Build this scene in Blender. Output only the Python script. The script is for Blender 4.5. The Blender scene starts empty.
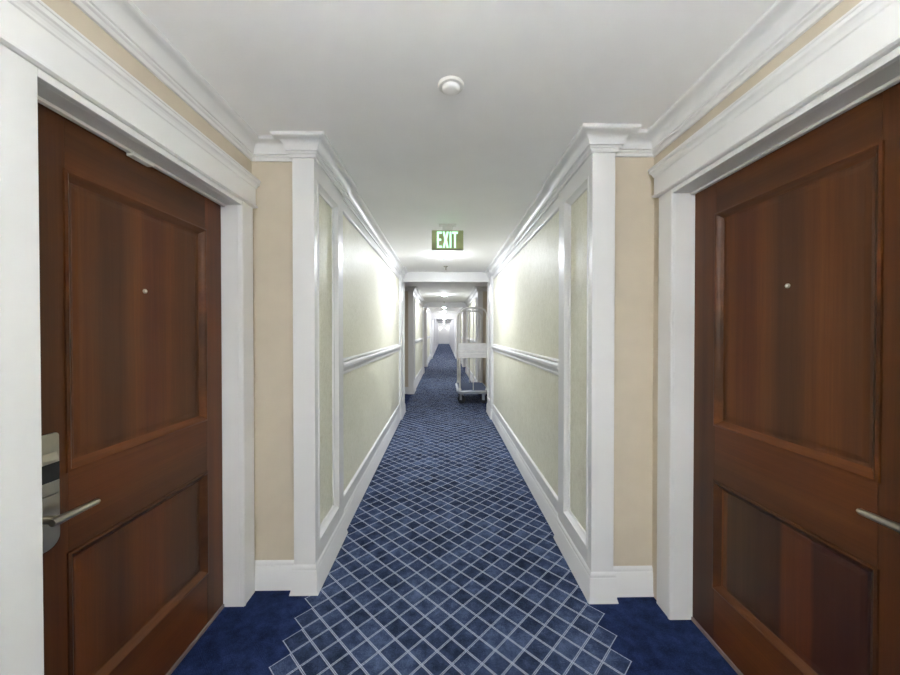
import bpy, bmesh, math
from mathutils import Vector, Matrix
scene = bpy.context.scene
COL = scene.collection
PI = math.pi
CEIL = 2.470
CAM_H = 1.43

# ------------------------------------------------------------------ colours and materials
def lin(r, g, b):
    f = lambda c: (c/255/12.92) if c/255 <= 0.04045 else ((c/255+0.055)/1.055)**2.4
    return (f(r), f(g), f(b), 1.0)

class NT:
    """small helper round a material's node tree"""
    def __init__(self, name):
        self.m = bpy.data.materials.new(name); self.m.use_nodes = True
        self.t = self.m.node_tree; self.n = self.t.nodes; self.l = self.t.links
        self.b = self.n['Principled BSDF']; self.out = self.n['Material Output']
    def node(self, kind, **kw):
        nd = self.n.new(kind)
        for k, v in kw.items(): setattr(nd, k, v)
        return nd
    def put(self, sock, v):
        if hasattr(v, 'links') or isinstance(v, bpy.types.NodeSocket): self.l.new(v, sock)
        else: sock.default_value = v
    def math(self, op, a, b=None, c=None, clamp=False):
        nd = self.node('ShaderNodeMath', operation=op); nd.use_clamp = clamp
        self.put(nd.inputs[0], a)
        if b is not None: self.put(nd.inputs[1], b)
        if c is not None: self.put(nd.inputs[2], c)
        return nd.outputs[0]
    def mix(self, f, a, b, blend='MIX'):
        nd = self.node('ShaderNodeMix', data_type='RGBA', blend_type=blend)
        self.put(nd.inputs['Factor'], f)
        self.put(nd.inputs[6], a); self.put(nd.inputs[7], b)
        return nd.outputs[2]
    def pos(self):
        return self.node('ShaderNodeNewGeometry').outputs['Position']
    def xyz(self):
        s = self.node('ShaderNodeSeparateXYZ'); self.l.new(self.pos(), s.inputs[0]); return s.outputs
    def noise(self, vec_scale, scale=1.0, detail=3, rough=0.5):
        mp = self.node('ShaderNodeMapping'); mp.inputs['Scale'].default_value = vec_scale
        self.l.new(self.pos(), mp.inputs['Vector'])
        nz = self.node('ShaderNodeTexNoise'); nz.inputs['Scale'].default_value = scale
        nz.inputs['Detail'].default_value = detail; nz.inputs['Roughness'].default_value = rough
        self.l.new(mp.outputs[0], nz.inputs['Vector'])
        return nz.outputs[0]
    def ramp(self, f, stops):
        r = self.node('ShaderNodeValToRGB')
        e = r.color_ramp.elements
        while len(e) < len(stops): e.new(0.5)
        for el, (p, c) in zip(e, stops): el.position = p; el.color = c
        self.l.new(f, r.inputs[0]); return r.outputs[0]
    def bump(self, h, strength, dist):
        b = self.node('ShaderNodeBump'); b.inputs['Strength'].default_value = strength
        b.inputs['Distance'].default_value = dist
        self.l.new(h, b.inputs['Height']); self.l.new(b.outputs[0], self.b.inputs['Normal'])

def simple(name, col, rough=0.5, metal=0.0, spec=0.5, var=0.0, vscale=3.0):
    t = NT(name)
    t.b.inputs['Roughness'].default_value = rough; t.b.inputs['Metallic'].default_value = metal
    t.b.inputs['Specular IOR Level'].default_value = spec
    if var:
        nz = t.noise((1, 1, 1), vscale, 4)
        d = tuple(c*(1-var) for c in col[:3])+(1,); u = tuple(min(1, c*(1+var)) for c in col[:3])+(1,)
        t.l.new(t.ramp(nz, [(0.3, d), (0.7, u)]), t.b.inputs['Base Color'])
    else:
        t.b.inputs['Base Color'].default_value = col
    return t.m

def emit(name, col, strength):
    t = NT(name)
    t.b.inputs['Base Color'].default_value = col
    t.b.inputs['Emission Color'].default_value = col
    t.b.inputs['Emission Strength'].default_value = strength
    return t.m

M = {}
M['white'] = simple('white_gloss_paint', lin(221, 220, 219), 0.34, var=0.012)
M['ceiling'] = simple('ceiling_paint', lin(247, 246, 245), 0.75, spec=0.2, var=0.015)
M['tan'] = simple('tan_wall_paint', lin(199, 187, 168), 0.6, spec=0.3, var=0.03, vscale=9)
M['cream'] = simple('cream_wall_paint', lin(230, 229, 226), 0.5, var=0.02)
M['steel'] = simple('brushed_nickel', lin(182, 176, 162), 0.28, 1.0, var=0.05, vscale=40)
M['chrome'] = simple('satin_steel_tube', lin(226, 224, 219), 0.38, 0.7)
M['brass'] = simple('satin_brass', lin(188, 165, 116), 0.3, 1.0)
M['black'] = simple('black_plastic', lin(22, 22, 25), 0.25)
M['rubber'] = simple('dark_rubber', lin(38, 40, 46), 0.6)
M['whiteplastic'] = simple('white_plastic', lin(228, 226, 222), 0.4)
M['sweep'] = simple('door_bottom_seal', lin(128, 112, 108), 0.5, var=0.1)
M['deckmetal'] = simple('grey_deck_metal', lin(172, 176, 184), 0.35, 0.6)
M['deckcarpet'] = simple('grey_blue_deck_carpet', lin(88, 98, 120), 0.9, spec=0.1, var=0.2, vscale=60)
M['lamp'] = emit('lamp_diffuser_glow', (0.86, 0.905, 1.0, 1), 245.0)
M['lamp_dim'] = emit('lamp_diffuser_soft_glow', (0.88, 0.91, 1.0, 1), 200.0)
M['globe'] = emit('fill_globe_glow', (0.86, 0.905, 1.0, 1), 38.0)  # glow of the added fill globes behind the camera
M['uplight'] = emit('fill_uplight_glow', (0.86, 0.905, 1.0, 1), 138.0)  # glow of the added uplights that brighten the ceiling
M['sconce'] = emit('sconce_shade_glow', (0.95, 0.97, 1.0, 1), 2.2)
M['letters'] = emit('green_sign_letter_glow', (0.50, 1.0, 0.74, 1), 0.62)
M['signface'] = simple('olive_green_sign_face', lin(168, 176, 124), 0.4, 0.0, var=0.08, vscale=14)
M['signbody'] = simple('grey_sign_housing', lin(168, 170, 150), 0.45, 0.3)

def wallpaper():
    t = NT('pale_green_fabric_wallpaper')
    w1 = t.noise((70, 70, 240), 1.0, 4, 0.6); w2 = t.noise((300, 300, 60), 1.0, 3, 0.6)
    big = t.noise((5, 5, 5), 1.0, 4, 0.6); mot = t.noise((34, 34, 26), 1.0, 5, 0.7)
    f = t.math('ADD', t.math('MULTIPLY', w1, 0.3), t.math('MULTIPLY', w2, 0.2))
    f = t.math('ADD', f, t.math('MULTIPLY', big, 0.12)); f = t.math('ADD', f, t.math('MULTIPLY', mot, 0.38))
    t.l.new(t.ramp(f, [(0.36, lin(202, 199, 176)), (0.5, lin(221, 219, 201)), (0.66, lin(234, 232, 217))]), t.b.inputs['Base Color'])
    t.b.inputs['Roughness'].default_value = 0.5
    t.b.inputs['Specular IOR Level'].default_value = 0.38
    t.bump(f, 0.12, 0.004)
    return t.m
M['paper'] = wallpaper()

def wood(name, along, veneer=None):
    t = NT(name)
    sc_f = {'z': (95, 95, 2.0), 'y': (95, 2.0, 95)}[along]
    sc_b = {'z': (0.0, 3.4, 0.12), 'y': (0.0, 0.4, 3.6)}[along]
    sc_n = {'z': (0.0, 24.0, 0.35), 'y': (0.0, 0.5, 20.0)}[along]
    fine = t.noise(sc_f, 1.6, 4, 0.6)
    wide = t.noise(sc_b, 1.0, 1.0, 0.4)
    narrow = t.noise(sc_n, 1.0, 2.0, 0.5)
    mot = t.noise((3, 3, 2), 1.0, 3, 0.5)
    if veneer:
        x, y, z = t.xyz()
        # leaves of veneer laid side by side across the panel
        wob = t.math('ADD', y, t.math('MULTIPLY', t.math('SUBTRACT', t.noise((1, 5, 2.5), 1.0, 2), 0.5), 0.02))
        mr = t.node('ShaderNodeMapRange'); t.l.new(wob, mr.inputs[0]); mr.inputs[1].default_value = veneer[0]; mr.inputs[2].default_value = veneer[1]
        bands = t.ramp(mr.outputs[0], veneer[2])
    else:
        bands = t.ramp(wide, [(0.32, lin(70, 41, 21)), (0.46, lin(90, 53, 25)), (0.58, lin(111, 62, 26)), (0.70, lin(96, 50, 23))])
    streak = t.ramp(narrow, [(0.35, lin(216, 210, 206)), (0.65, lin(255, 255, 255))])
    grain = t.ramp(fine, [(0.30, lin(196, 190, 186)), (0.70, lin(255, 255, 255))])
    c = t.mix(0.7, bands, streak, 'MULTIPLY')
    c = t.mix(0.5, c, grain, 'MULTIPLY')
    c = t.mix(t.math('MULTIPLY', mot, 0.30), c, lin(60, 32, 18))
    t.l.new(c, t.b.inputs['Base Color'])
    t.b.inputs['Roughness'].default_value = 0.36
    t.b.inputs['Specular IOR Level'].default_value = 0.3
    t.bump(fine, 0.03, 0.001)
    return t.m
M['wood_v'] = wood('mahogany_upright_grain', 'z')
M['wood_h'] = wood('mahogany_level_grain', 'y')
M['wood_b'] = wood('mahogany_banded_veneer', 'z', (0.968, 1.566, [(0.30, lin(62, 34, 24)), (0.325, lin(96, 50, 26)), (0.49, lin(98, 54, 26)), (0.51, lin(64, 40, 25)), (0.78, lin(78, 55, 36)), (0.90, lin(82, 57, 36)), (0.915, lin(124, 76, 37))]))

def carpet():
    t = NT('navy_lattice_carpet')
    x, y, z = t.xyz()
    px, py = 0.1305, 0.1285
    gx = t.math('DIVIDE', t.math('SUBTRACT', x, 0.2303), px)
    gy = t.math('DIVIDE', t.math('SUBTRACT', y, 1.556), py)
    a = t.math('ADD', gx, gy); b = t.math('SUBTRACT', gx, gy)
    fa, fb = t.math('FLOOR', a), t.math('FLOOR', b)
    def line(v, half, w):
        d = t.math('MULTIPLY', t.math('ABSOLUTE', t.math('SUBTRACT', t.math('FRACT', t.math('ADD', v, 0.5)), 0.5)), 0.0916)
        e = t.math('ABSOLUTE', t.math('SUBTRACT', d, half))
        mr = t.node('ShaderNodeMapRange', interpolation_type='SMOOTHSTEP')
        t.l.new(e, mr.inputs[0])
        mr.inputs[1].default_value = w*0.45; mr.inputs[2].default_value = w*1.3
        mr.inputs[3].default_value = 1.0; mr.inputs[4].default_value = 0.0
        return mr.outputs[0]
    la = line(a, 0.0030, 0.0021); lb = line(b, 0.0030, 0.0019)
    th = t.noise((260, 260, 1), 1.0, 2, 0.6)
    thread = t.ramp(th, [(0.36, (0.25, 0.25, 0.25, 1)), (0.56, (1, 1, 1, 1))])
    ln = t.math('MULTIPLY', t.math('MAXIMUM', la, t.math('MULTIPLY', lb, 0.9)), thread)
    # pattern ends in steps along whole lattice cells at both sides of the runner
    cx = t.math('ADD', t.math('MULTIPLY', t.math('ADD', t.math('ADD', fa, fb), 1.0), px/2), 0.2303)
    inside = t.math('MULTIPLY', t.math('GREATER_THAN', cx, -0.70), t.math('LESS_THAN', cx, 0.765))
    mot = t.noise((16, 16, 1), 1.0, 5, 0.65); pile = t.noise((190, 190, 1), 1.0, 3, 0.7); big = t.noise((3.5, 3.5, 1), 1.0, 3)
    cell = t.node('ShaderNodeTexWhiteNoise', noise_dimensions='2D')
    cv = t.node('ShaderNodeCombineXYZ'); t.l.new(fa, cv.inputs[0]); t.l.new(fb, cv.inputs[1])
    t.l.new(cv.outputs[0], cell.inputs['Vector'])
    v = t.math('ADD', t.math('MULTIPLY', mot, 0.42), t.math('MULTIPLY', pile, 0.38))
    v = t.math('ADD', v, t.math('MULTIPLY', big, 0.20))
    run_v = t.math('ADD', v, t.math('MULTIPLY', t.math('SUBTRACT', cell.outputs['Value'], 0.5), 0.10))
    ground = t.ramp(run_v, [(0.38, lin(22, 30, 50)), (0.51, lin(50, 63, 91)), (0.64, lin(86, 100, 131))])
    plain = t.ramp(v, [(0.38, lin(16, 24, 50)), (0.51, lin(31, 44, 82)), (0.64, lin(49, 66, 110))])
    run = t.mix(ln, ground, lin(188, 194, 208))
    t.l.new(t.mix(inside, plain, run), t.b.inputs['Base Color'])
    t.b.inputs['Roughness'].default_value = 0.95; t.b.inputs['Specular IOR Level'].default_value = 0.1
    t.bump(t.math('ADD', pile, ln), 0.35, 0.004)
    return t.m
M['carpet'] = carpet()

def acrylic():
    t = NT('frosted_white_panel')
    nz = t.noise((14, 14, 20), 1.0, 4)
    t.l.new(t.ramp(nz, [(0.3, lin(232, 230, 227)), (0.7, lin(250, 249, 247))]), t.b.inputs['Base Color'])
    t.b.inputs['Roughness'].default_value = 0.4; t.b.inputs['Alpha'].default_value = 0.82
    return t.m
M['acrylic'] = acrylic()

# ------------------------------------------------------------------ mesh builder
def origin(o):
    v = Vector((0, 0, 0))
    while o is not None: v += o.location; o = o.parent
    return v

class MB:
    def __init__(self): self.v = []; self.f = []; self.m = []
    def add(self, vs, fs, mat=0):
        k = len(self.v); self.v += [Vector(p) for p in vs]
        for i, f in enumerate(fs):
            self.f.append([k+j for j in f]); self.m.append(mat[i] if isinstance(mat, (list, tuple)) else mat)
    def box(self, x0, x1, y0, y1, z0, z1, mat=0):
        x0, x1 = sorted((x0, x1)); y0, y1 = sorted((y0, y1)); z0, z1 = sorted((z0, z1))
        vs = [(x, y, z) for z in (z0, z1) for y in (y0, y1) for x in (x0, x1)]
        # faces: bottom, top, y-, y+, x-, x+
        self.add(vs, [(0, 2, 3, 1), (4, 5, 7, 6), (0, 1, 5, 4), (2, 6, 7, 3), (0, 4, 6, 2), (1, 3, 7, 5)], mat)
    def sweep(self, s, path, prof, mat=0):
        """profile (out, z) along a plan path (u, y); out points to the corridor (smaller u when y grows)"""
        n = len(path); rings = []
        nr = []
        for i in range(n-1):
            d = Vector(path[i+1])-Vector(path[i]); d.normalize(); nr.append(Vector((-d.y, d.x)))
        for i in range(n):
            a = nr[max(0, i-1)]; b = nr[min(n-2, i)]
            m = (a+b)/(1+a.dot(b)) if i not in (0, n-1) else (a if i else b)
            rings.append([(s*(path[i][0]+m.x*d), path[i][1]+m.y*d, z) for d, z in prof])
        k = len(prof); vs = [p for r in rings for p in r]; fs = []
        for i in range(n-1):
            for j in range(k):
                fs.append((i*k+j, i*k+(j+1) % k, (i+1)*k+(j+1) % k, (i+1)*k+j))
        fs += [tuple(range(k)), tuple((n-1)*k+j for j in range(k))]
        self.add(vs, fs, mat)
    def ring(self, s, y0, y1, z0, z1, steps, mat=0, cap=False):
        """picture-frame moulding: steps are (inset, u)"""
        loops = []
        for ins, u in steps:
            loops.append([(s*u, y0+ins, z0+ins), (s*u, y1-ins, z0+ins), (s*u, y1-ins, z1-ins), (s*u, y0+ins, z1-ins)])
        vs = [p for r in loops for p in r]; fs = []
        for i in range(len(loops)-1):
            for j in range(4): fs.append((i*4+j, i*4+(j+1) % 4, i*4+4+(j+1) % 4, i*4+4+j))
        if cap: k = len(loops)*4; fs.append((k-4, k-3, k-2, k-1))
        self.add(vs, fs, mat)
    def tube(self, pts, r, seg=12, mat=0):
        pts = [Vector(p) for p in pts]; n = len(pts); rings = []; up = None
        for i in range(n):
            d = (pts[min(i+1, n-1)]-pts[max(i-1, 0)]).normalized()
            if up is None:
                up = d.orthogonal().normalized()
            up = (up-d*up.dot(d)).normalized(); w = d.cross(up)
            rr = r[i] if isinstance(r, (list, tuple)) else r
            rings.append([pts[i]+up*math.cos(2*PI*k/seg)*rr+w*math.sin(2*PI*k/seg)*rr for k in range(seg)])
        vs = [p for q in rings for p in q]; fs = []
        for i in range(n-1):
            for k in range(seg): fs.append((i*seg+k, i*seg+(k+1) % seg, (i+1)*seg+(k+1) % seg, (i+1)*seg+k))
        fs += [tuple(range(seg)), tuple((n-1)*seg+k for k in range(seg))]
        self.add(vs, fs, mat)
    def lathe(self, c, prof, axis='z', seg=32, mat=0):
        """prof: (radius, height along axis)"""
        vs = []; fs = []; n = len(prof)
        for r, h in prof:
            for k in range(seg):
                a = 2*PI*k/seg; p = (r*math.cos(a), r*math.sin(a), h)
                p = {'z': p, 'x': (h, p[0], p[1]), 'y': (p[0], h, p[1])}[axis]
                vs.append(Vector(p)+Vector(c))
        for i in range(n-1):
            for k in range(seg): fs.append((i*seg+k, i*seg+(k+1) % seg, (i+1)*seg+(k+1) % seg, (i+1)*seg+k))
        fs += [tuple(range(seg)), tuple((n-1)*seg+k for k in range(seg))]
        self.add(vs, fs, mat)
    def prism(self, outline, axis, a, b, mat=0):
        """outline 2D polygon extruded from a to b along an axis"""
        def P(p, h): return {'x': (h, p[0], p[1]), 'y': (p[0], h, p[1]), 'z': (p[0], p[1], h)}[axis]
        n = len(outline); vs = [P(p, a) for p in outline]+[P(p, b) for p in outline]
        fs = [tuple(range(n)), tuple(n+i for i in range(n))]+[(i, (i+1) % n, n+(i+1) % n, n+i) for i in range(n)]
        self.add(vs, fs, mat)
    def build(self, name, mats, parent=None, bevel=0.0, smooth=False, recalc=True):
        off = origin(parent)
        me = bpy.data.meshes.new(name)
        me.from_pydata([tuple(v-off) for v in self.v], [], self.f)
        for m in (mats if isinstance(mats, (list, tuple)) else [mats]): me.materials.append(m)
        for p, i in zip(me.polygons, self.m): p.material_index = i
        if recalc:
            bm = bmesh.new(); bm.from_mesh(me); bmesh.ops.recalc_face_normals(bm, faces=bm.faces); bm.to_mesh(me); bm.free()
        o = bpy.data.objects.new(name, me); COL.objects.link(o)
        if parent is not None: o.parent = parent
        if bevel:
            md = o.modifiers.new('edge_softening', 'BEVEL'); md.width = bevel; md.segments = 2; md.limit_method = 'ANGLE'; md.angle_limit = 0.6
        if smooth:
            for p in me.polygons: p.use_smooth = True
            me.set_sharp_from_angle(angle=math.radians(38))
        return o

def tag(o, label=None, cat=None, group=None, kind=None):
    if label: o['label'] = label
    if cat: o['category'] = cat
    if group: o['group'] = group
    if kind: o['kind'] = kind
    return o
def empty(name, loc):
    o = bpy.data.objects.new(name, None); COL.objects.link(o); o.location = loc
    o.empty_display_size = 0.1
    return o
def struct(o, label, cat): return tag(o, label, cat, kind='structure')
trim_no = [0]
def trim_name():
    trim_no[0] += 1; return 'trim_%d' % trim_no[0]
def copy_tree(o, parent=None):
    c = o.copy(); COL.objects.link(c)
    if parent is not None: c.parent = parent
    for ch in o.children: copy_tree(ch, c)
    return c

# ------------------------------------------------------------------ plan of the corridor
# u = distance outwards from the centre line; s = -1 west (left) side, +1 east (right) side
SIDE = {
    -1: dict(s=-1, nm='left', pil=0.702, frz=0.720, paper=0.733, pw=0.118, alc=1.060,
             blocks=[(-4.4, 0.12), (1.915, 6.28), (8.06, 12.50), (14.28, 18.72)],
             door=(0.921, 1.826), dtop=2.085, casing=0.105, leaf=1.145, tanoff=0.042),
    1: dict(s=1, nm='right', pil=0.780, frz=0.797, paper=0.810, pw=0.120, alc=1.133,
            blocks=[(-4.4, 0.05), (1.83, 6.28), (8.06, 12.50), (14.28, 18.72)],
            door=(0.803, 1.704), dtop=2.112, casing=0.110, leaf=1.232, tanoff=0.045),
}
FAR0, FAR1, FARU = 18.72, 42.4, 0.655
BACK = -4.4

# floor and ceiling
mb = MB(); mb.box(-1.6, 1.6, BACK-0.1, FAR1+0.1, -0.05, 0.0)
struct(mb.build('floor', M['carpet']), 'navy carpet with a pale diamond lattice running down the whole corridor', 'carpet')
mb = MB(); mb.box(-1.6, 1.6, BACK-0.1, FAR1+0.1, CEIL, CEIL+0.08)
struct(mb.build('ceiling', M['ceiling']), 'flat off-white painted ceiling above the whole corridor', 'ceiling')

# walls
for s, S in SIDE.items():
    mb = MB(); OUT = 1.45; e = 0.0
    for (a, b) in S['blocks']:
        xf = [1, 1, 1, 1, 0, 1] if s > 0 else [1, 1, 1, 1, 1, 0]
        mb.box(s*S['paper'], s*OUT, a+S['tanoff'], b-S['tanoff'] if b < FAR0 else FAR0, 0, CEIL, xf)
    ends = [(S['blocks'][i][1]-S['tanoff'], S['blocks'][i+1][0]+S['tanoff']) for i in range(len(S['blocks'])-1)]
    for i, (a, b) in enumerate(ends):
        if i == 0:
            d0, d1 = S['door']; j = 0.018
            mb.box(s*S['alc'], s*OUT, a, d0-j, 0, CEIL, 1); mb.box(s*S['alc'], s*OUT, d1+j, b, 0, CEIL, 1)
            mb.box(s*S['alc'], s*OUT, d0-j, d1+j, S['dtop']+j, CEIL, 1)
            mb.box(s*(S['leaf']+0.06), s*OUT, d0-j, d1+j, 0, S['dtop']+j, 1)
        else:
            mb.box(s*S['alc'], s*OUT, a, b, 0, CEIL, 1)
    # narrower white stretch beyond the cased opening
    mb.box(s*FARU, s*OUT, FAR0+0.001, FAR1, 0, CEIL, 2)
    struct(mb.build('wall_'+S['nm'], [M['paper'], M['tan'], M['cream']]),
           'corridor wall with pale green wallpaper on the %s, broken by tan door alcoves' % S['nm'], 'wall')
mb = MB(); mb.box(-1.45, 1.45, FAR1, FAR1+0.1, 0, CEIL)
struct(mb.build('wall_far', M['cream']), 'white end wall closing the corridor far away', 'wall')
mb = MB(); mb.box(-1.45, 1.45, BACK-0.1, BACK, 0, CEIL)
struct(mb.build('wall_back', M['cream']), 'white wall behind the viewpoint', 'wall')

# ------------------------------------------------------------------ mouldings
def crown_prof(k_out=1.0):
    c = CEIL; p = [(-0.004, c-0.100), (0.010, c-0.100), (0.013, c-0.086), (0.021, c-0.081), (0.021, c-0.074), (0.028, c-0.071)]
    for k in range(1, 7):
        t = k/6*PI/2
        p.append((0.028+0.038*(1-math.cos(t)), c-0.071+0.049*math.sin(t)))
    p += [(0.072, c-0.020), (0.078, c-0.013), (0.078, c+0.002), (-0.004, c+0.002)]
    return [(d*k_out if d > 0 else d, z) for d, z in p]
def base_prof():
    return [(-0.004, -0.004), (0.019, -0.004), (0.018, 0.006), (0.013, 0.022), (0.012, 0.124), (0.007, 0.132), (0.009, 0.140), (0.004, 0.152), (0.001, 0.158), (-0.004, 0.158)]

def side_path(S, up_to_far=True):
    pts = []
    for i, (a, b) in enumerate(S['blocks']):
        t = S['tanoff']; pw = S['pil']+S['pw']
        if i > 0: pts += [(S['alc'], a+t), (pw, a+t), (pw, a), (S['pil'], a)]
        else: pts += [(S['pil'], a)]
        pts += [(S['pil'], a+0.56), (S['frz'], a+0.56)]
        pts += [(S['frz'], b-0.56), (S['pil'], b-0.56)]
        if b < FAR0: pts += [(S['pil'], b), (pw, b), (pw, b-t), (S['alc'], b-t)]
        else: pts += [(S['pil'], b)]
    return pts
for s, S in SIDE.items():
    mb = MB(); mb.sweep(s, side_path(S), crown_prof(1.0 if s < 0 else 1.12))
    mb.sweep(s, [(FARU, FAR0+0.22), (FARU, FAR1)], crown_prof())
    struct(mb.build(trim_name(), M['white'], smooth=True), 'white crown moulding stepping along the top of the %s wall' % S['nm'], 'crown moulding')
    # skirting, interrupted by the door casing
    pts = side_path(S); k = pts.index((S['alc'], S['blocks'][1][0]+S['tanoff']))
    d0, d1 = S['door']; c = S['casing']
    first = pts[:k]; mb = MB()
    mb.sweep(s, first+[(S['alc'], d0-c)], base_prof())
    mb.sweep(s, pts[k:], base_prof())
    mb.sweep(s, [(FARU, FAR0+0.22), (FARU, FAR1)], base_prof())
    struct(mb.build('baseboard_'+S['nm'], M['white'], smooth=True), 'white baseboard with a rounded top along the foot of the %s wall' % S['nm'], 'baseboard')
mb = MB(); mb.sweep(1, [(FARU, FAR1), (-FARU, FAR1)], base_prof())
struct(mb.build('baseboard_far', M['white']), 'white baseboard at the foot of the distant end wall', 'baseboard')

def pilaster(S, a, sg, panel):
    """panelled pilaster; a = its outer face in y, sg = +1 when the wall block runs to larger y"""
    s = S['s']; mb = MB(); p, w, q = S['pil'], S['paper'], S['pil']+S['pw']
    Y = lambda d: a+sg*d
    eps = 0.002
    mb.box(s*p, s*q, Y(0), Y(S['tanoff']+eps), 0.0, CEIL)
    y_a, y_b, y_e = 0.060, 0.418, 0.540     # recess starts/ends, pilaster ends
    z0, z1 = 0.262, 2.262
    mb.box(s*p, s*(w+eps), Y(S['tanoff']+eps), Y(y_a), 0, CEIL)
    mb.box(s*p, s*(w+eps), Y(y_b), Y(y_e), 0, CEIL)
    mb.box(s*p, s*(w+eps), Y(y_a), Y(y_b), 0, z0)
    mb.box(s*p, s*(w+eps), Y(y_a), Y(y_b), z1, CEIL)
    if not panel: mb.box(s*(p+0.016), s*(w+eps), Y(y_a), Y(y_b), z0, z1)
    ya, yb = sorted((Y(y_a), Y(y_b)))
    mb.ring(s, ya, yb, z0, z1, [(-0.012, p+0.0005), (-0.010, p-0.004), (0.0, p-0.005), (0.004, p+0.002), (0.016, p+0.016), (0.026, p+0.022), (0.026, w)])
    return mb
def main_frame(S, a, b):
    s = S['s']; mb = MB(); f, w = S['frz'], S['paper']+0.002
    y0, y1 = a+0.540, b-0.540
    mb.box(s*f, s*w, y0, y1, 0, 0.245); mb.box(s*f, s*w, y0, y1, 2.300, CEIL)
    mb.box(s*f, s*w, y0, y0+0.030, 0.245, 1.140); mb.box(s*f, s*w, y1-0.030, y1, 0.245, 1.140)
    mb.box(s*f, s*w, y0, y0+0.010, 1.225, 2.30); mb.box(s*f, s*w, y1-0.010, y1, 1.225, 2.30)
    mb.ring(s, y0+0.028, y1-0.028, 0.243, 1.142, [(0, f-0.004), (0.008, f-0.002), (0.016, w-0.004), (0.016, w)])
    mb.ring(s, y0+0.008, y1-0.008, 1.222, 2.302, [(0, f-0.004), (0.008, f-0.002), (0.016, w-0.004), (0.016, w)])
    return mb
def chair_rail(S, a, b):
    s = S['s']; mb = MB(); f = S['paper']
    pr = [(-0.002, 1.126), (0.014, 1.126), (0.016, 1.138), (0.012, 1.144), (0.022, 1.160), (0.026, 1.174), (0.034, 1.180), (0.037, 1.202), (0.030, 1.214), (-0.002, 1.216)]
    mb.sweep(s, [(f, a+0.540), (f, b-0.540)], pr); return mb
where = {1: 'nearest', 2: 'second', 3: 'third'}
for s, S in SIDE.items():
    for i, (a, b) in enumerate(S['blocks']):
        if i == 0: continue
        wall = '%s wallpapered stretch of the %s wall' % (where[i], S['nm'])
        struct(pilaster(S, a, 1, i == 1).build(trim_name(), M['white'], bevel=0.0015), 'white panelled pilaster at the near end of the '+wall, 'pilaster')
        struct(pilaster(S, b, -1, False).build(trim_name(), M['white'], bevel=0.0015), 'white panelled pilaster at the far end of the '+wall, 'pilaster')
        struct(main_frame(S, a, b).build(trim_name(), M['white']), 'white panel frame round the wallpaper on the '+wall, 'panel moulding')
        struct(chair_rail(S, a, b).build(trim_name(), M['white'], smooth=True), 'white chair rail across the '+wall, 'chair rail')

# beams across the corridor and the cased opening
for y, lab in ((6.28, 'white ceiling beam just past the exit sign'), (12.50, 'second white ceiling beam down the corridor')):
    mb = MB()
    mb.box(SIDE[-1]['pil']*-1, SIDE[1]['pil'], y-0.20, y-0.02, 2.300, CEIL)
    struct(mb.build(trim_name(), M['white'], bevel=0.004), lab, 'beam')
def cased_opening():
    W, H, r = 0.625, 2.14, 0.13; mb = MB()
    inner = [(-W, 0.0), (-W, H-r)]
    inner += [(-W+r-r*math.cos(t), H-r+r*math.sin(t)) for t in [k*PI/16 for k in range(1, 9)]]
    inner += [(W-r+r*math.sin(t), H-r+r*math.cos(t)) for t in [k*PI/16 for k in range(0, 8)]]
    inner += [(W, H-r), (W, 0.0)]
    oL, oR = -0.80, 0.88
    poly = inner + [(oR, 0.0), (oR, CEIL), (oL, CEIL), (oL, 0.0)]
    n = len(inner)
    y0, y1 = FAR0-0.03, FAR0+0.20
    # front/back as strips from the inner outline to the outer one
    out = []
    for (x, z) in inner:
        if z < H-r-1e-6 or (abs(abs(x)-W) < 1e-6): out.append((oL if x < 0 else oR, z))
        else: out.append((oL+(x+W)/(2*W)*(oR-oL), CEIL))
    vs = []
    for y in (y0, y1): vs += [(x, y, z) for x, z in inner]+[(x, y, z) for x, z in out]
    fs = []
    for i in range(n-1):
        fs += [(i, i+1, n+i+1, n+i), (2*n+i, 2*n+i+1, 3*n+i+1, 3*n+i), (i, i+1, 2*n+i+1, 2*n+i)]
    mb.add(vs, fs)
    # raised architrave round the opening
    def grow(g): return [(x*(W+g)/W, z if z <= 0 else z*(H+g)/H) for x, z in inner]
    A, B = grow(0.0), grow(0.055)
    vs = [(x, y0-0.02, z) for x, z in A]+[(x, y0-0.02, z) for x, z in B]+[(x, y0, z) for x, z in A]+[(x, y0, z) for x, z in B]
    fs = []
    for i in range(n-1):
        fs += [(i, i+1, n+i+1, n+i), (i, i+1, 2*n+i+1, 2*n+i), (n+i, n+i+1, 3*n+i+1, 3*n+i)]
    mb.add(vs, fs)
    return mb.build(trim_name(), M['white'], recalc=False)
struct(cased_opening(), 'white cased opening with rounded upper corners far down the corridor', 'opening')
mb = MB()
for s in (-1, 1):
    for y in (24.6, 30.6, 36.6):
        mb.box(s*(FARU-0.03), s*FARU, y, y+0.5, 0.15, CEIL-0.1)
struct(mb.build(trim_name(), M['white'], bevel=0.003), 'flat white pilaster strips beyond the cased opening', 'pilaster')
mb = MB()
for y in (24.7, 30.7, 36.7): mb.box(-FARU, FARU, y, y+0.2, 2.37, CEIL)
struct(mb.build(trim_name(), M['white'], bevel=0.003), 'distant white ceiling beams beyond the cased opening', 'beam')

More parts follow.
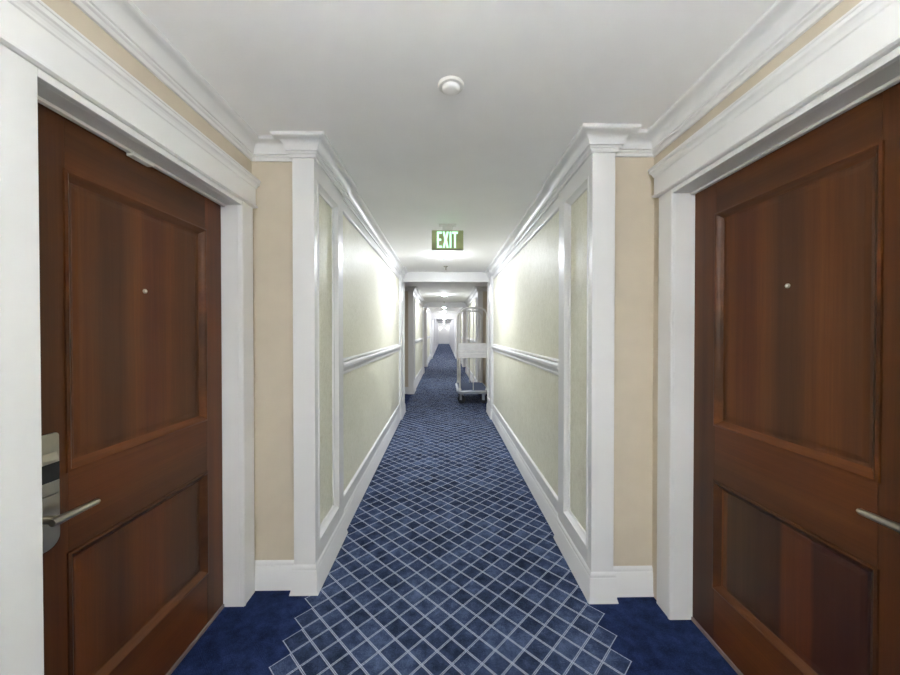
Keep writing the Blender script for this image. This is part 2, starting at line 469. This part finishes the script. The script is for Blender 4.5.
# ------------------------------------------------------------------ doors
def door(S, idx, panels, peep, lab):
    s = S['s']; d0, d1 = S['door']; top = S['dtop']; L = S['leaf']
    g = 0.003
    root = empty('door_%d' % idx, (s*L, (d0+d1)/2, 0))
    struct(root, lab, 'door')
    y0, y1, z0, z1 = d0+g, d1-g, 0.020, top-g
    (py0, py1, uz0, uz1, lz0, lz1) = panels
    mb = MB(); T = 0.044
    mb.box(s*L, s*(L+T), y0, py0, z0, z1, 0); mb.box(s*L, s*(L+T), py1, y1, z0, z1, 0)
    leaf = mb.build('stile', M['wood_v'], root)
    # the two stiles are separate pieces
    bpy.data.objects.remove(leaf)
    for a, b in ((y0, py0), (py1, y1)):
        m2 = MB(); m2.box(s*L, s*(L+T), a, b, z0, z1); m2.build('stile', M['wood_v'], root, bevel=0.0012)
    for a, b in ((z0, lz0), (lz1, uz0), (uz1, z1)):
        m2 = MB(); m2.box(s*L, s*(L+T), py0, py1, a, b); m2.build('rail', M['wood_h'], root, bevel=0.0006)
    for a, b in ((lz0, lz1), (uz0, uz1)):
        m2 = MB()
        m2.ring(s, py0, py1, a, b, [(0.020, L+T), (0.020, L+0.014), (0.034, L+0.016), (0.05, L+0.014)], cap=True)
        pan = m2.build('panel', M['wood_b'] if s > 0 and a < 0.5 else M['wood_v'], root, recalc=False)
        m3 = MB()
        m3.ring(s, py0, py1, a, b, [(-0.006, L+0.0005), (-0.005, L-0.005), (0.002, L-0.007), (0.008, L-0.003), (0.012, L+0.004), (0.022, L+0.011), (0.026, L+0.016)])
        m3.build('panel_moulding', M['wood_h'], pan, recalc=False, smooth=True)
    m2 = MB(); m2.box(s*(L-0.006), s*(L+T), y0, y1, 0.002, 0.019)
    m2.build('door_sweep', M['sweep'], root)
    py, pz = peep; pu = L+0.014
    m2 = MB(); m2.lathe((s*pu, py, pz), [(0.0085, 0.0), (0.0085, -s*0.004), (0.006, -s*0.007), (0.0045, -s*0.006)], 'x', 20)
    ph = m2.build('peephole', M['steel'], root, smooth=True)
    m2 = MB(); m2.lathe((s*pu, py, pz), [(0.0044, -s*0.0058), (0.003, -s*0.0072), (0.001, -s*0.0078)], 'x', 16)
    m2.build('peephole_lens', M['chrome'], ph, smooth=True)
    # electronic lock: long rounded plate, card reader housing, lever on a spindle
    ly, lz = d0+(0.098 if s < 0 else 0.066), (0.900 if s < 0 else 0.925)
    def rounded(y_a, y_b, z_a, z_b, r, rb=None):
        rb = rb or r; pts = []
        for cy, cz, a0, rr in ((y_b-r, z_b-r, 0, r), (y_a+r, z_b-r, PI/2, r), (y_a+rb, z_a+rb, PI, rb), (y_b-rb, z_a+rb, 1.5*PI, rb)):
            pts += [(cy+rr*math.cos(a0+k*PI/12), cz+rr*math.sin(a0+k*PI/12)) for k in range(7)]
        return pts
    m2 = MB(); m2.prism(rounded(ly-0.072, ly+0.034, 0.800, 1.135, 0.010, 0.035), 'x', s*(L-0.007), s*L)
    plate = m2.build('lock_plate', M['steel'], root, bevel=0.0015)
    m2 = MB()
    m2.prism([(L-0.006, 0.955), (L-0.006, 1.082), (L-0.010, 1.082), (L-0.017, 1.060), (L-0.017, 0.962)], 'y', ly-0.066, ly+0.024)
    m2.v = [Vector((s*v.x, v.y, v.z)) for v in m2.v]
    hs = m2.build('card_reader', M['steel'], plate, bevel=0.002)
    m2 = MB(); m2.box(s*(L-0.0180), s*(L-0.016), ly-0.0655, ly+0.0235, 1.000, 1.052)
    m2.build('card_slot', M['black'], hs)
    m2 = MB()
    m2.tube([(s*(L-0.004), ly-0.018, lz), (s*(L-0.052), ly-0.018, lz)], 0.0115, 16)
    sp = m2.build('spindle', M['steel'], plate, smooth=True)
    lu = L-0.060; m2 = MB()
    pts = [(s*lu, ly-0.036, lz), (s*lu, ly-0.018, lz), (s*lu, ly+0.02, lz), (s*(lu+0.002), ly+0.07, lz-0.001), (s*(lu+0.004), ly+0.094, lz-0.002), (s*(lu+0.005), ly+0.100, lz-0.002)]
    m2.tube(pts, [0.010, 0.0125, 0.0105, 0.0095, 0.0092, 0.006], 16)
    m2.build('lever_handle', M['steel'], plate, smooth=True)
    return root
door(SIDE[-1], 1, (1.082, 1.702, 1.008, 1.918, 0.266, 0.752), (1.377, 1.588), 'dark mahogany two panel door with electronic card lock in the left alcove')
door(SIDE[1], 2, (0.968, 1.566, 1.008, 1.962, 0.264, 0.752), (1.247, 1.597), 'dark mahogany two panel door with banded lower panel in the right alcove')

def casing(S):
    s = S['s']; d0, d1 = S['door']; top = S['dtop']; c = S['casing']; A = S['alc']; L = S['leaf']; mb = MB()
    fr = A-(0.020 if s < 0 else 0.012)
    for a, b in ((d0-c, d0), (d1, d1+c)):
        inner = b if a < d0 else a; sg = -1 if a < d0 else 1
        mb.box(s*fr, s*(A+0.002), a, b, 0, top+0.022)
        if sg > 0: mb.box(s*(fr-0.003), s*fr, inner+0.003, inner+0.014, 0, top+0.022)
    mb.box(s*fr, s*(A+0.002), d0, d1, top, top+0.022)
    # jamb lining and head
    for a, b in ((d0-0.018, d0), (d1, d1+0.018)): mb.box(s*(A+0.002), s*(L+0.05), a, b, 0, top+0.018)
    mb.box(s*(A+0.002), s*(L+0.05), d0, d1, top, top+0.018)
    mb.box(s*(L-0.022), s*(L-0.004), d0, d1, top-0.010, top)          # stop under the head
    return mb
def header(S):
    s = S['s']; d0, d1 = S['door']; top = S['dtop']+0.022; c = S['casing']; A = S['alc']; mb = MB()
    pr = [(0.0, 0.0), (0.026, 0.0), (0.034, 0.005), (0.034, 0.014), (0.027, 0.019), (0.027, 0.105), (0.031, 0.109), (0.032, 0.114),
          (0.035, 0.122), (0.040, 0.129), (0.045, 0.133), (0.045, 0.146), (0.048, 0.148), (0.048, 0.155), (0.0, 0.155)]
    # wrap round both ends
    y0, y1 = d0-c+0.012, d1+c-0.012
    path = [(A+0.001, y0), (A-0.0015, y0), (A-0.0015, y1), (A+0.001, y1)]
    mb.sweep(s, path, [(d, top+z) for d, z in pr])
    mb.box(s*(A-0.005), s*(A+0.001), y0, y1, top, top+0.153)
    return mb
for s, S in SIDE.items():
    struct(casing(S).build(trim_name(), M['white'], bevel=0.002), 'white casing and jambs framing the mahogany door on the %s' % S['nm'], 'door casing')
    struct(header(S).build(trim_name(), M['white']), 'deep white moulded header over the mahogany door on the %s' % S['nm'], 'door header')

# small pale tab under the left door head
S = SIDE[-1]
mb = MB(); mb.box(-(S['leaf']-0.030), -(S['leaf']-0.002), 1.285, 1.375, S['dtop']-0.020, S['dtop']-0.008)
mb.build('strike_plate', M['whiteplastic'], bpy.data.objects['door_1'], bevel=0.002)

# ------------------------------------------------------------------ ceiling fittings
def ceiling_light():
    root = empty('ceiling_light', (0.03, 4.70, CEIL)); c = Vector((0.03, 4.70, CEIL))
    mb = MB(); mb.lathe(c, [(0.068, 0.0), (0.088, 0.0), (0.088, -0.006), (0.080, -0.012), (0.072, -0.013), (0.068, -0.010)])
    mb.build('rim', M['whiteplastic'], root, smooth=True)
    mb = MB(); mb.lathe(c, [(0.070, -0.010)]+[(0.070*math.cos(t), -0.011-0.034*math.sin(t)) for t in [k*PI/16 for k in range(0, 8)]]+[(0.004, -0.045)])
    mb.build('diffuser', M['lamp'], root, smooth=True)
    return root
lights = [(4.70, 'round ceiling light glowing just behind the exit sign'),
          (9.70, 'round ceiling light between the first and second ceiling beams'),
          (14.60, 'round ceiling light just past the second ceiling beam'),
          (17.6, 'round ceiling light just before the rounded opening'),
          (21.5, 'first round ceiling light past the rounded opening'),
          (27.5, 'second round ceiling light past the rounded opening'),
          (33.5, 'third round ceiling light past the rounded opening'),
          (39.5, 'round ceiling light nearest the end wall')]
proto = ceiling_light()
for i, (y, lab) in enumerate(lights):
    o = proto if i == 0 else copy_tree(proto)
    o.location = (0.03 if y < 9 else 0.01, y, CEIL)
    if i == 2:
        for ch in o.children:
            if ch.name.startswith('diffuser'): ch.data = ch.data.copy(); ch.data.materials[0] = M['lamp_dim']; dim = ch.data
    elif i > 2:
        for ch in o.children:
            if ch.name.startswith('diffuser'): ch.data = dim
    tag(o, lab, 'ceiling light', 'round ceiling lights along the corridor')

# unseen globe pendants, added as fill light for the near ceiling and doors
def fill_globe(y):
    root = empty('fill_globe', (0.03, y, CEIL)); c = Vector((0.03, y, CEIL)); r, zc = 0.11, -0.30
    mb = MB(); mb.lathe(c, [(0.060, 0.001), (0.060, -0.012), (0.045, -0.022), (0.010, -0.026)], seg=24); mb.build('ceiling_rose', M['brass'], root, smooth=True)
    mb = MB(); mb.tube([c+Vector((0, 0, -0.02)), c+Vector((0, 0, zc+r-0.004))], 0.007, 10); mb.build('stem', M['brass'], root, smooth=True)
    mb = MB(); mb.lathe(c, [(r*math.sin(a)+0.0005, zc+r*math.cos(a)) for a in [k*PI/20 for k in range(1, 20)]], seg=32); mb.build('fill_glow_globe', M['globe'], root, smooth=True)
    return root
g = fill_globe(-0.95); tag(g, 'added globe fill light hanging unseen just behind the viewpoint', 'fill light', 'added globe fill lights behind the viewpoint')
g2 = copy_tree(g); g2.location.y = -2.7; tag(g2, 'added globe fill light hanging unseen nearer the back wall', 'fill light', 'added globe fill lights behind the viewpoint')

# open-topped uplights added out of view behind the camera to brighten the ceiling
def uplight(s):
    x = s*SIDE[s]['pil']; y = -0.25; z = 1.72
    root = empty('fill_uplight', (x, y, z)); c = Vector((x-s*0.105, y, z))
    mb = MB(); mb.box(x, x-s*0.012, y-0.05, y+0.05, z-0.02, z+0.09); mb.build('wall_plate', M['brass'], root, bevel=0.003)
    mb = MB(); mb.lathe(c, [(0.012, -0.02), (0.045, 0.0), (0.080, 0.045), (0.095, 0.105), (0.091, 0.105), (0.076, 0.047), (0.042, 0.006), (0.006, -0.014)]); mb.build('cup_shade', M['whiteplastic'], root, smooth=True)
    mb = MB(); mb.lathe(c, [(0.070, 0.060), (0.074, 0.072), (0.060, 0.082), (0.030, 0.088), (0.004, 0.089)]); mb.build('fill_bulb', M['uplight'], root, smooth=True)
    return root
u1 = uplight(-1); tag(u1, 'added cup uplight, unseen, on the left wall behind the viewpoint', 'wall light', 'added cup uplights behind the viewpoint')
u2 = uplight(1); tag(u2, 'added cup uplight, unseen, on the right wall behind the viewpoint', 'wall light', 'added cup uplights behind the viewpoint')

root = empty('smoke_detector', (0.03, 1.485, CEIL)); c = Vector((0.03, 1.485, CEIL))
mb = MB(); mb.lathe(c, [(0.055, 0.001), (0.054, -0.006), (0.050, -0.010), (0.037, -0.011)]); mb.build('base_plate', M['whiteplastic'], root, smooth=True)
mb = MB(); mb.lathe(c, [(0.038, -0.010), (0.037, -0.017), (0.032, -0.023), (0.022, -0.026), (0.004, -0.027)]); mb.build('sensor_cover', M['ceiling'], root, smooth=True)
tag(root, 'small round white smoke detector on the ceiling between the doors', 'smoke detector')

def sprinkler(y):
    root = empty('ceiling_sprinkler', (0.03, y, CEIL)); c = Vector((0.03, y, CEIL))
    mb = MB(); mb.lathe(c, [(0.036, 0.001), (0.036, -0.004), (0.028, -0.010), (0.012, -0.012)], seg=24); mb.build('escutcheon', M['steel'], root, smooth=True)
    mb = MB(); mb.lathe(c, [(0.010, -0.010), (0.010, -0.034), (0.006, -0.040), (0.006, -0.052)], seg=16); mb.build('sprinkler_head', M['steel'], root, smooth=True)
    mb = MB(); mb.lathe(c, [(0.018, -0.052), (0.018, -0.055), (0.004, -0.056)], seg=16); mb.build('deflector', M['steel'], root, smooth=True)
    return root
sp = sprinkler(5.55); tag(sp, 'small metal sprinkler on the ceiling before the first beam', 'sprinkler', 'ceiling sprinklers')
s2 = copy_tree(sp); s2.location = (0.01, 12.05, CEIL); tag(s2, 'small metal sprinkler on the ceiling before the second beam', 'sprinkler', 'ceiling sprinklers')

# exit sign
def exit_sign():
    X, Y = 0.036, 3.40; w, z0, z1 = 0.153, 2.222, 2.410
    root = empty('exit_sign', (X, Y, CEIL))
    mb = MB(); mb.box(X-0.085, X+0.085, Y-0.035, Y+0.035, CEIL-0.014, CEIL); mb.box(X-0.05, X+0.05, Y-0.018, Y+0.018, z1-0.002, CEIL-0.013)
    mb.build('canopy', M['whiteplastic'], root, bevel=0.004)
    mb = MB(); mb.box(X-w, X+w, Y-0.022, Y+0.022, z0, z1); mb.build('housing', M['signbody'], root, bevel=0.006)
    mb = MB(); mb.box(X-w+0.004, X+w-0.004, Y-0.0245, Y-0.021, z0+0.004, z1-0.004); fp = mb.build('face_plate', M['signface'], root, bevel=0.002)
    zl, zh = z0+0.018, z1-0.016; H = zh-zl; t = 0.019
    y0, y1 = Y-0.0275, Y-0.0240
    def letter(fn):
        mb = MB(); fn(mb)
        for v in mb.v: v.x = X-0.002+(v.x-X-0.008)*0.88
        mb.build('letter', M['letters'], fp)
    x = X-0.106
    def E(m):
        m.prism([(x, zl), (x+0.052, zl), (x+0.052, zl+t), (x+t, zl+t), (x+t, zl+H/2-t/2), (x+0.046, zl+H/2-t/2), (x+0.046, zl+H/2+t/2), (x+t, zl+H/2+t/2),
                 (x+t, zh-t), (x+0.052, zh-t), (x+0.052, zh), (x, zh)], 'y', y0, y1)
    letter(E)
    xx = X-0.044
    def Xl(m):
        b, mx = 0.066, xx+0.033; zc = zl+H/2; h = 0.0108
        m.prism([(xx, zl), (xx+2*h, zl), (mx, zc-0.030), (xx+b-2*h, zl), (xx+b, zl), (mx+h*1.05, zc), (xx+b, zh), (xx+b-2*h, zh), (mx, zc+0.030), (xx+2*h, zh), (xx, zh), (mx-h*1.05, zc)], 'y', y0, y1)
    letter(Xl)
    xi = X+0.032
    letter(lambda m: m.prism([(xi, zl), (xi+t, zl), (xi+t, zh), (xi, zh)], 'y', y0, y1))
    xt = X+0.060; b = 0.062
    letter(lambda m: m.prism([(xt+b/2-t/2, zl), (xt+b/2+t/2, zl), (xt+b/2+t/2, zh-t), (xt+b, zh-t), (xt+b, zh), (xt, zh), (xt, zh-t), (xt+b/2-t/2, zh-t)], 'y', y0, y1))
    tag(root, 'green EXIT sign with glowing letters hanging from the ceiling', 'exit sign')
exit_sign()

# ------------------------------------------------------------------ luggage cart
def cart():
    x0, x1, y0, y1 = 0.275, 0.890, 6.88, 7.98; dz = 0.282
    root = empty('luggage_cart', ((x0+x1)/2, (y0+y1)/2, 0))
    def rrect(g, r, k=6):
        pts = []
        for cx, cy, a0 in ((x1-r-g, y1-r-g, 0), (x0+r+g, y1-r-g, PI/2), (x0+r+g, y0+r+g, PI), (x1-r-g, y0+r+g, 1.5*PI)):
            pts += [(cx+r*math.cos(a0+j*PI/2/k), cy+r*math.sin(a0+j*PI/2/k)) for j in range(k+1)]
        return pts
    mb = MB(); mb.prism(rrect(0.006, 0.07), 'z', 0.205, dz-0.008); mb.build('deck', M['deckmetal'], root, bevel=0.004)
    mb = MB(); mb.prism(rrect(0.024, 0.06), 'z', dz-0.008, dz); mb.build('deck_carpet', M['deckcarpet'], root)
    mb = MB(); b = rrect(0.0, 0.076)
    mb.tube([(x, y, 0.250) for x, y in b+[b[0]]], 0.020, 10); mb.build('bumper', M['deckmetal'], root, smooth=True)
    zt, r = 1.905, 0.145
    for y in (y0+0.045, y1-0.045):
        a, c = x0+0.040, x1-0.040
        pts = [(a, y, dz-0.01), (a, y, 0.9), (a, y, zt-r)]
        pts += [(a+r-r*math.cos(t), y, zt-r+r*math.sin(t)) for t in [k*PI/20 for k in range(1, 11)]]
        pts += [(c-r+r*math.sin(t), y, zt-r+r*math.cos(t)) for t in [k*PI/20 for k in range(0, 11)]]
        pts += [(c, y, 0.9), (c, y, dz-0.01)]
        mb = MB(); mb.tube(pts, 0.019, 12); hp = mb.build('hoop', M['chrome'], root, smooth=True)
        for x in (a, c):
            mb = MB(); mb.lathe((x, y, dz), [(0.034, -0.004), (0.034, 0.008), (0.024, 0.022), (0.020, 0.034)], seg=16); mb.build('post_collar', M['chrome'], hp, smooth=True)
        mb = MB(); xm = (a+c)/2
        mb.tube([(xm, y, dz-0.01), (xm, y, zt)], 0.010, 10); mb.build('centre_post', M['chrome'], root, smooth=True)
    xm = (x0+x1)/2
    mb = MB(); mb.tube([(xm, y0+0.045, zt-0.03), (xm, y1-0.045, zt-0.03)], 0.015, 12); mb.build('hanging_bar', M['chrome'], root, smooth=True)
    mb = MB(); mb.box(x0+0.012, x1-0.012, y0+0.010, y0+0.024, 0.925, 1.205); pn = mb.build('end_panel', M['acrylic'], root, bevel=0.003)
    for z in (0.925, 1.005, 1.060, 1.205):
        mb = MB(); mb.tube([(x0+0.008, y0+0.008, z), (x1-0.008, y0+0.008, z)], 0.008, 8); mb.build('panel_rail', M['whiteplastic'], pn, smooth=True)
    for x in (x0+0.085, x1-0.085):
        for y in (y0+0.12, y1-0.12):
            ang = {(True, True): 0.9, (True, False): -0.5, (False, True): 1.15, (False, False): 0.3}[(x < (x0+x1)/2, y < 7.4)]
            def turn(m):
                ca, sa = math.cos(ang), math.sin(ang)
                for v in m.v:
                    dx, dy = v.x-x, v.y-y; v.x, v.y = x+dx*ca-dy*sa, y+dx*sa+dy*ca
            mb = MB(); mb.box(x-0.044, x+0.044, y-0.045, y+0.045, 0.192, 0.206)
            for e in (-1, 1): mb.box(x+e*0.028, x+e*0.032, y-0.022, y+0.030, 0.070, 0.194)
            turn(mb); ca = mb.build('caster', M['deckmetal'], root)
            mb = MB(); mb.lathe((x, y+0.010, 0.084), [(0.012, -0.022), (0.064, -0.022), (0.079, -0.020), (0.084, -0.011), (0.084, 0.011), (0.079, 0.020), (0.064, 0.022), (0.012, 0.022)], 'x', 28)
            turn(mb); mb.build('wheel', M['rubber'], ca, smooth=True)
    tag(root, 'steel birdcage luggage cart with white end panel parked by the right wall', 'luggage cart')
cart()

# ------------------------------------------------------------------ sconces on the end wall
def sconce(x):
    y = FAR1; z = 1.82
    root = empty('wall_sconce', (x, y, z))
    mb = MB(); mb.lathe((x, y, z), [(0.055, 0.0), (0.055, -0.015), (0.03, -0.022), (0.012, -0.06), (0.012, -0.10)], 'y', 20); mb.build('wall_plate', M['brass'], root, smooth=True)
    mb = MB(); mb.lathe((x, y-0.11, z-0.04), [(0.03, 0.0), (0.085, 0.03), (0.11, 0.09), (0.12, 0.20), (0.10, 0.21)], 'z', 24); mb.build('lamp_shade', M['sconce'], root, smooth=True)
    return root
a = sconce(-0.40); tag(a, 'glowing wall sconce on the end wall, nearer the left wall', 'wall sconce', 'sconces on the end wall')
b = copy_tree(a); b.location.x = 0.42; tag(b, 'glowing wall sconce on the end wall, nearer the right wall', 'wall sconce', 'sconces on the end wall')

# ------------------------------------------------------------------ camera, world, colour
cd = bpy.data.cameras.new('camera'); cam = bpy.data.objects.new('camera', cd); COL.objects.link(cam)
cd.sensor_width = 36.0; cd.sensor_fit = 'HORIZONTAL'; cd.lens = 350/900*36.0; cd.clip_start = 0.05; cd.clip_end = 200
cam.location = (0, 0, CAM_H); cam.rotation_euler = (math.radians(90-0.55), 0, math.radians(-1.0))
cd.shift_y = -2.15/900
scene.camera = cam
w = bpy.data.worlds.new('world'); scene.world = w; w.use_nodes = True
w.node_tree.nodes['Background'].inputs[0].default_value = (0.9, 0.92, 1.0, 1); w.node_tree.nodes['Background'].inputs[1].default_value = 0.0
vs = scene.view_settings
scene.display_settings.display_device = 'sRGB'
vs.view_transform = 'Standard'; vs.look = 'None'; vs.exposure = 1.52; vs.gamma = 1.0; vs.use_curve_mapping = False
scene.cycles.max_bounces = 16; scene.cycles.diffuse_bounces = 12; scene.cycles.glossy_bounces = 6
scene.cycles.sample_clamp_indirect = 0.0
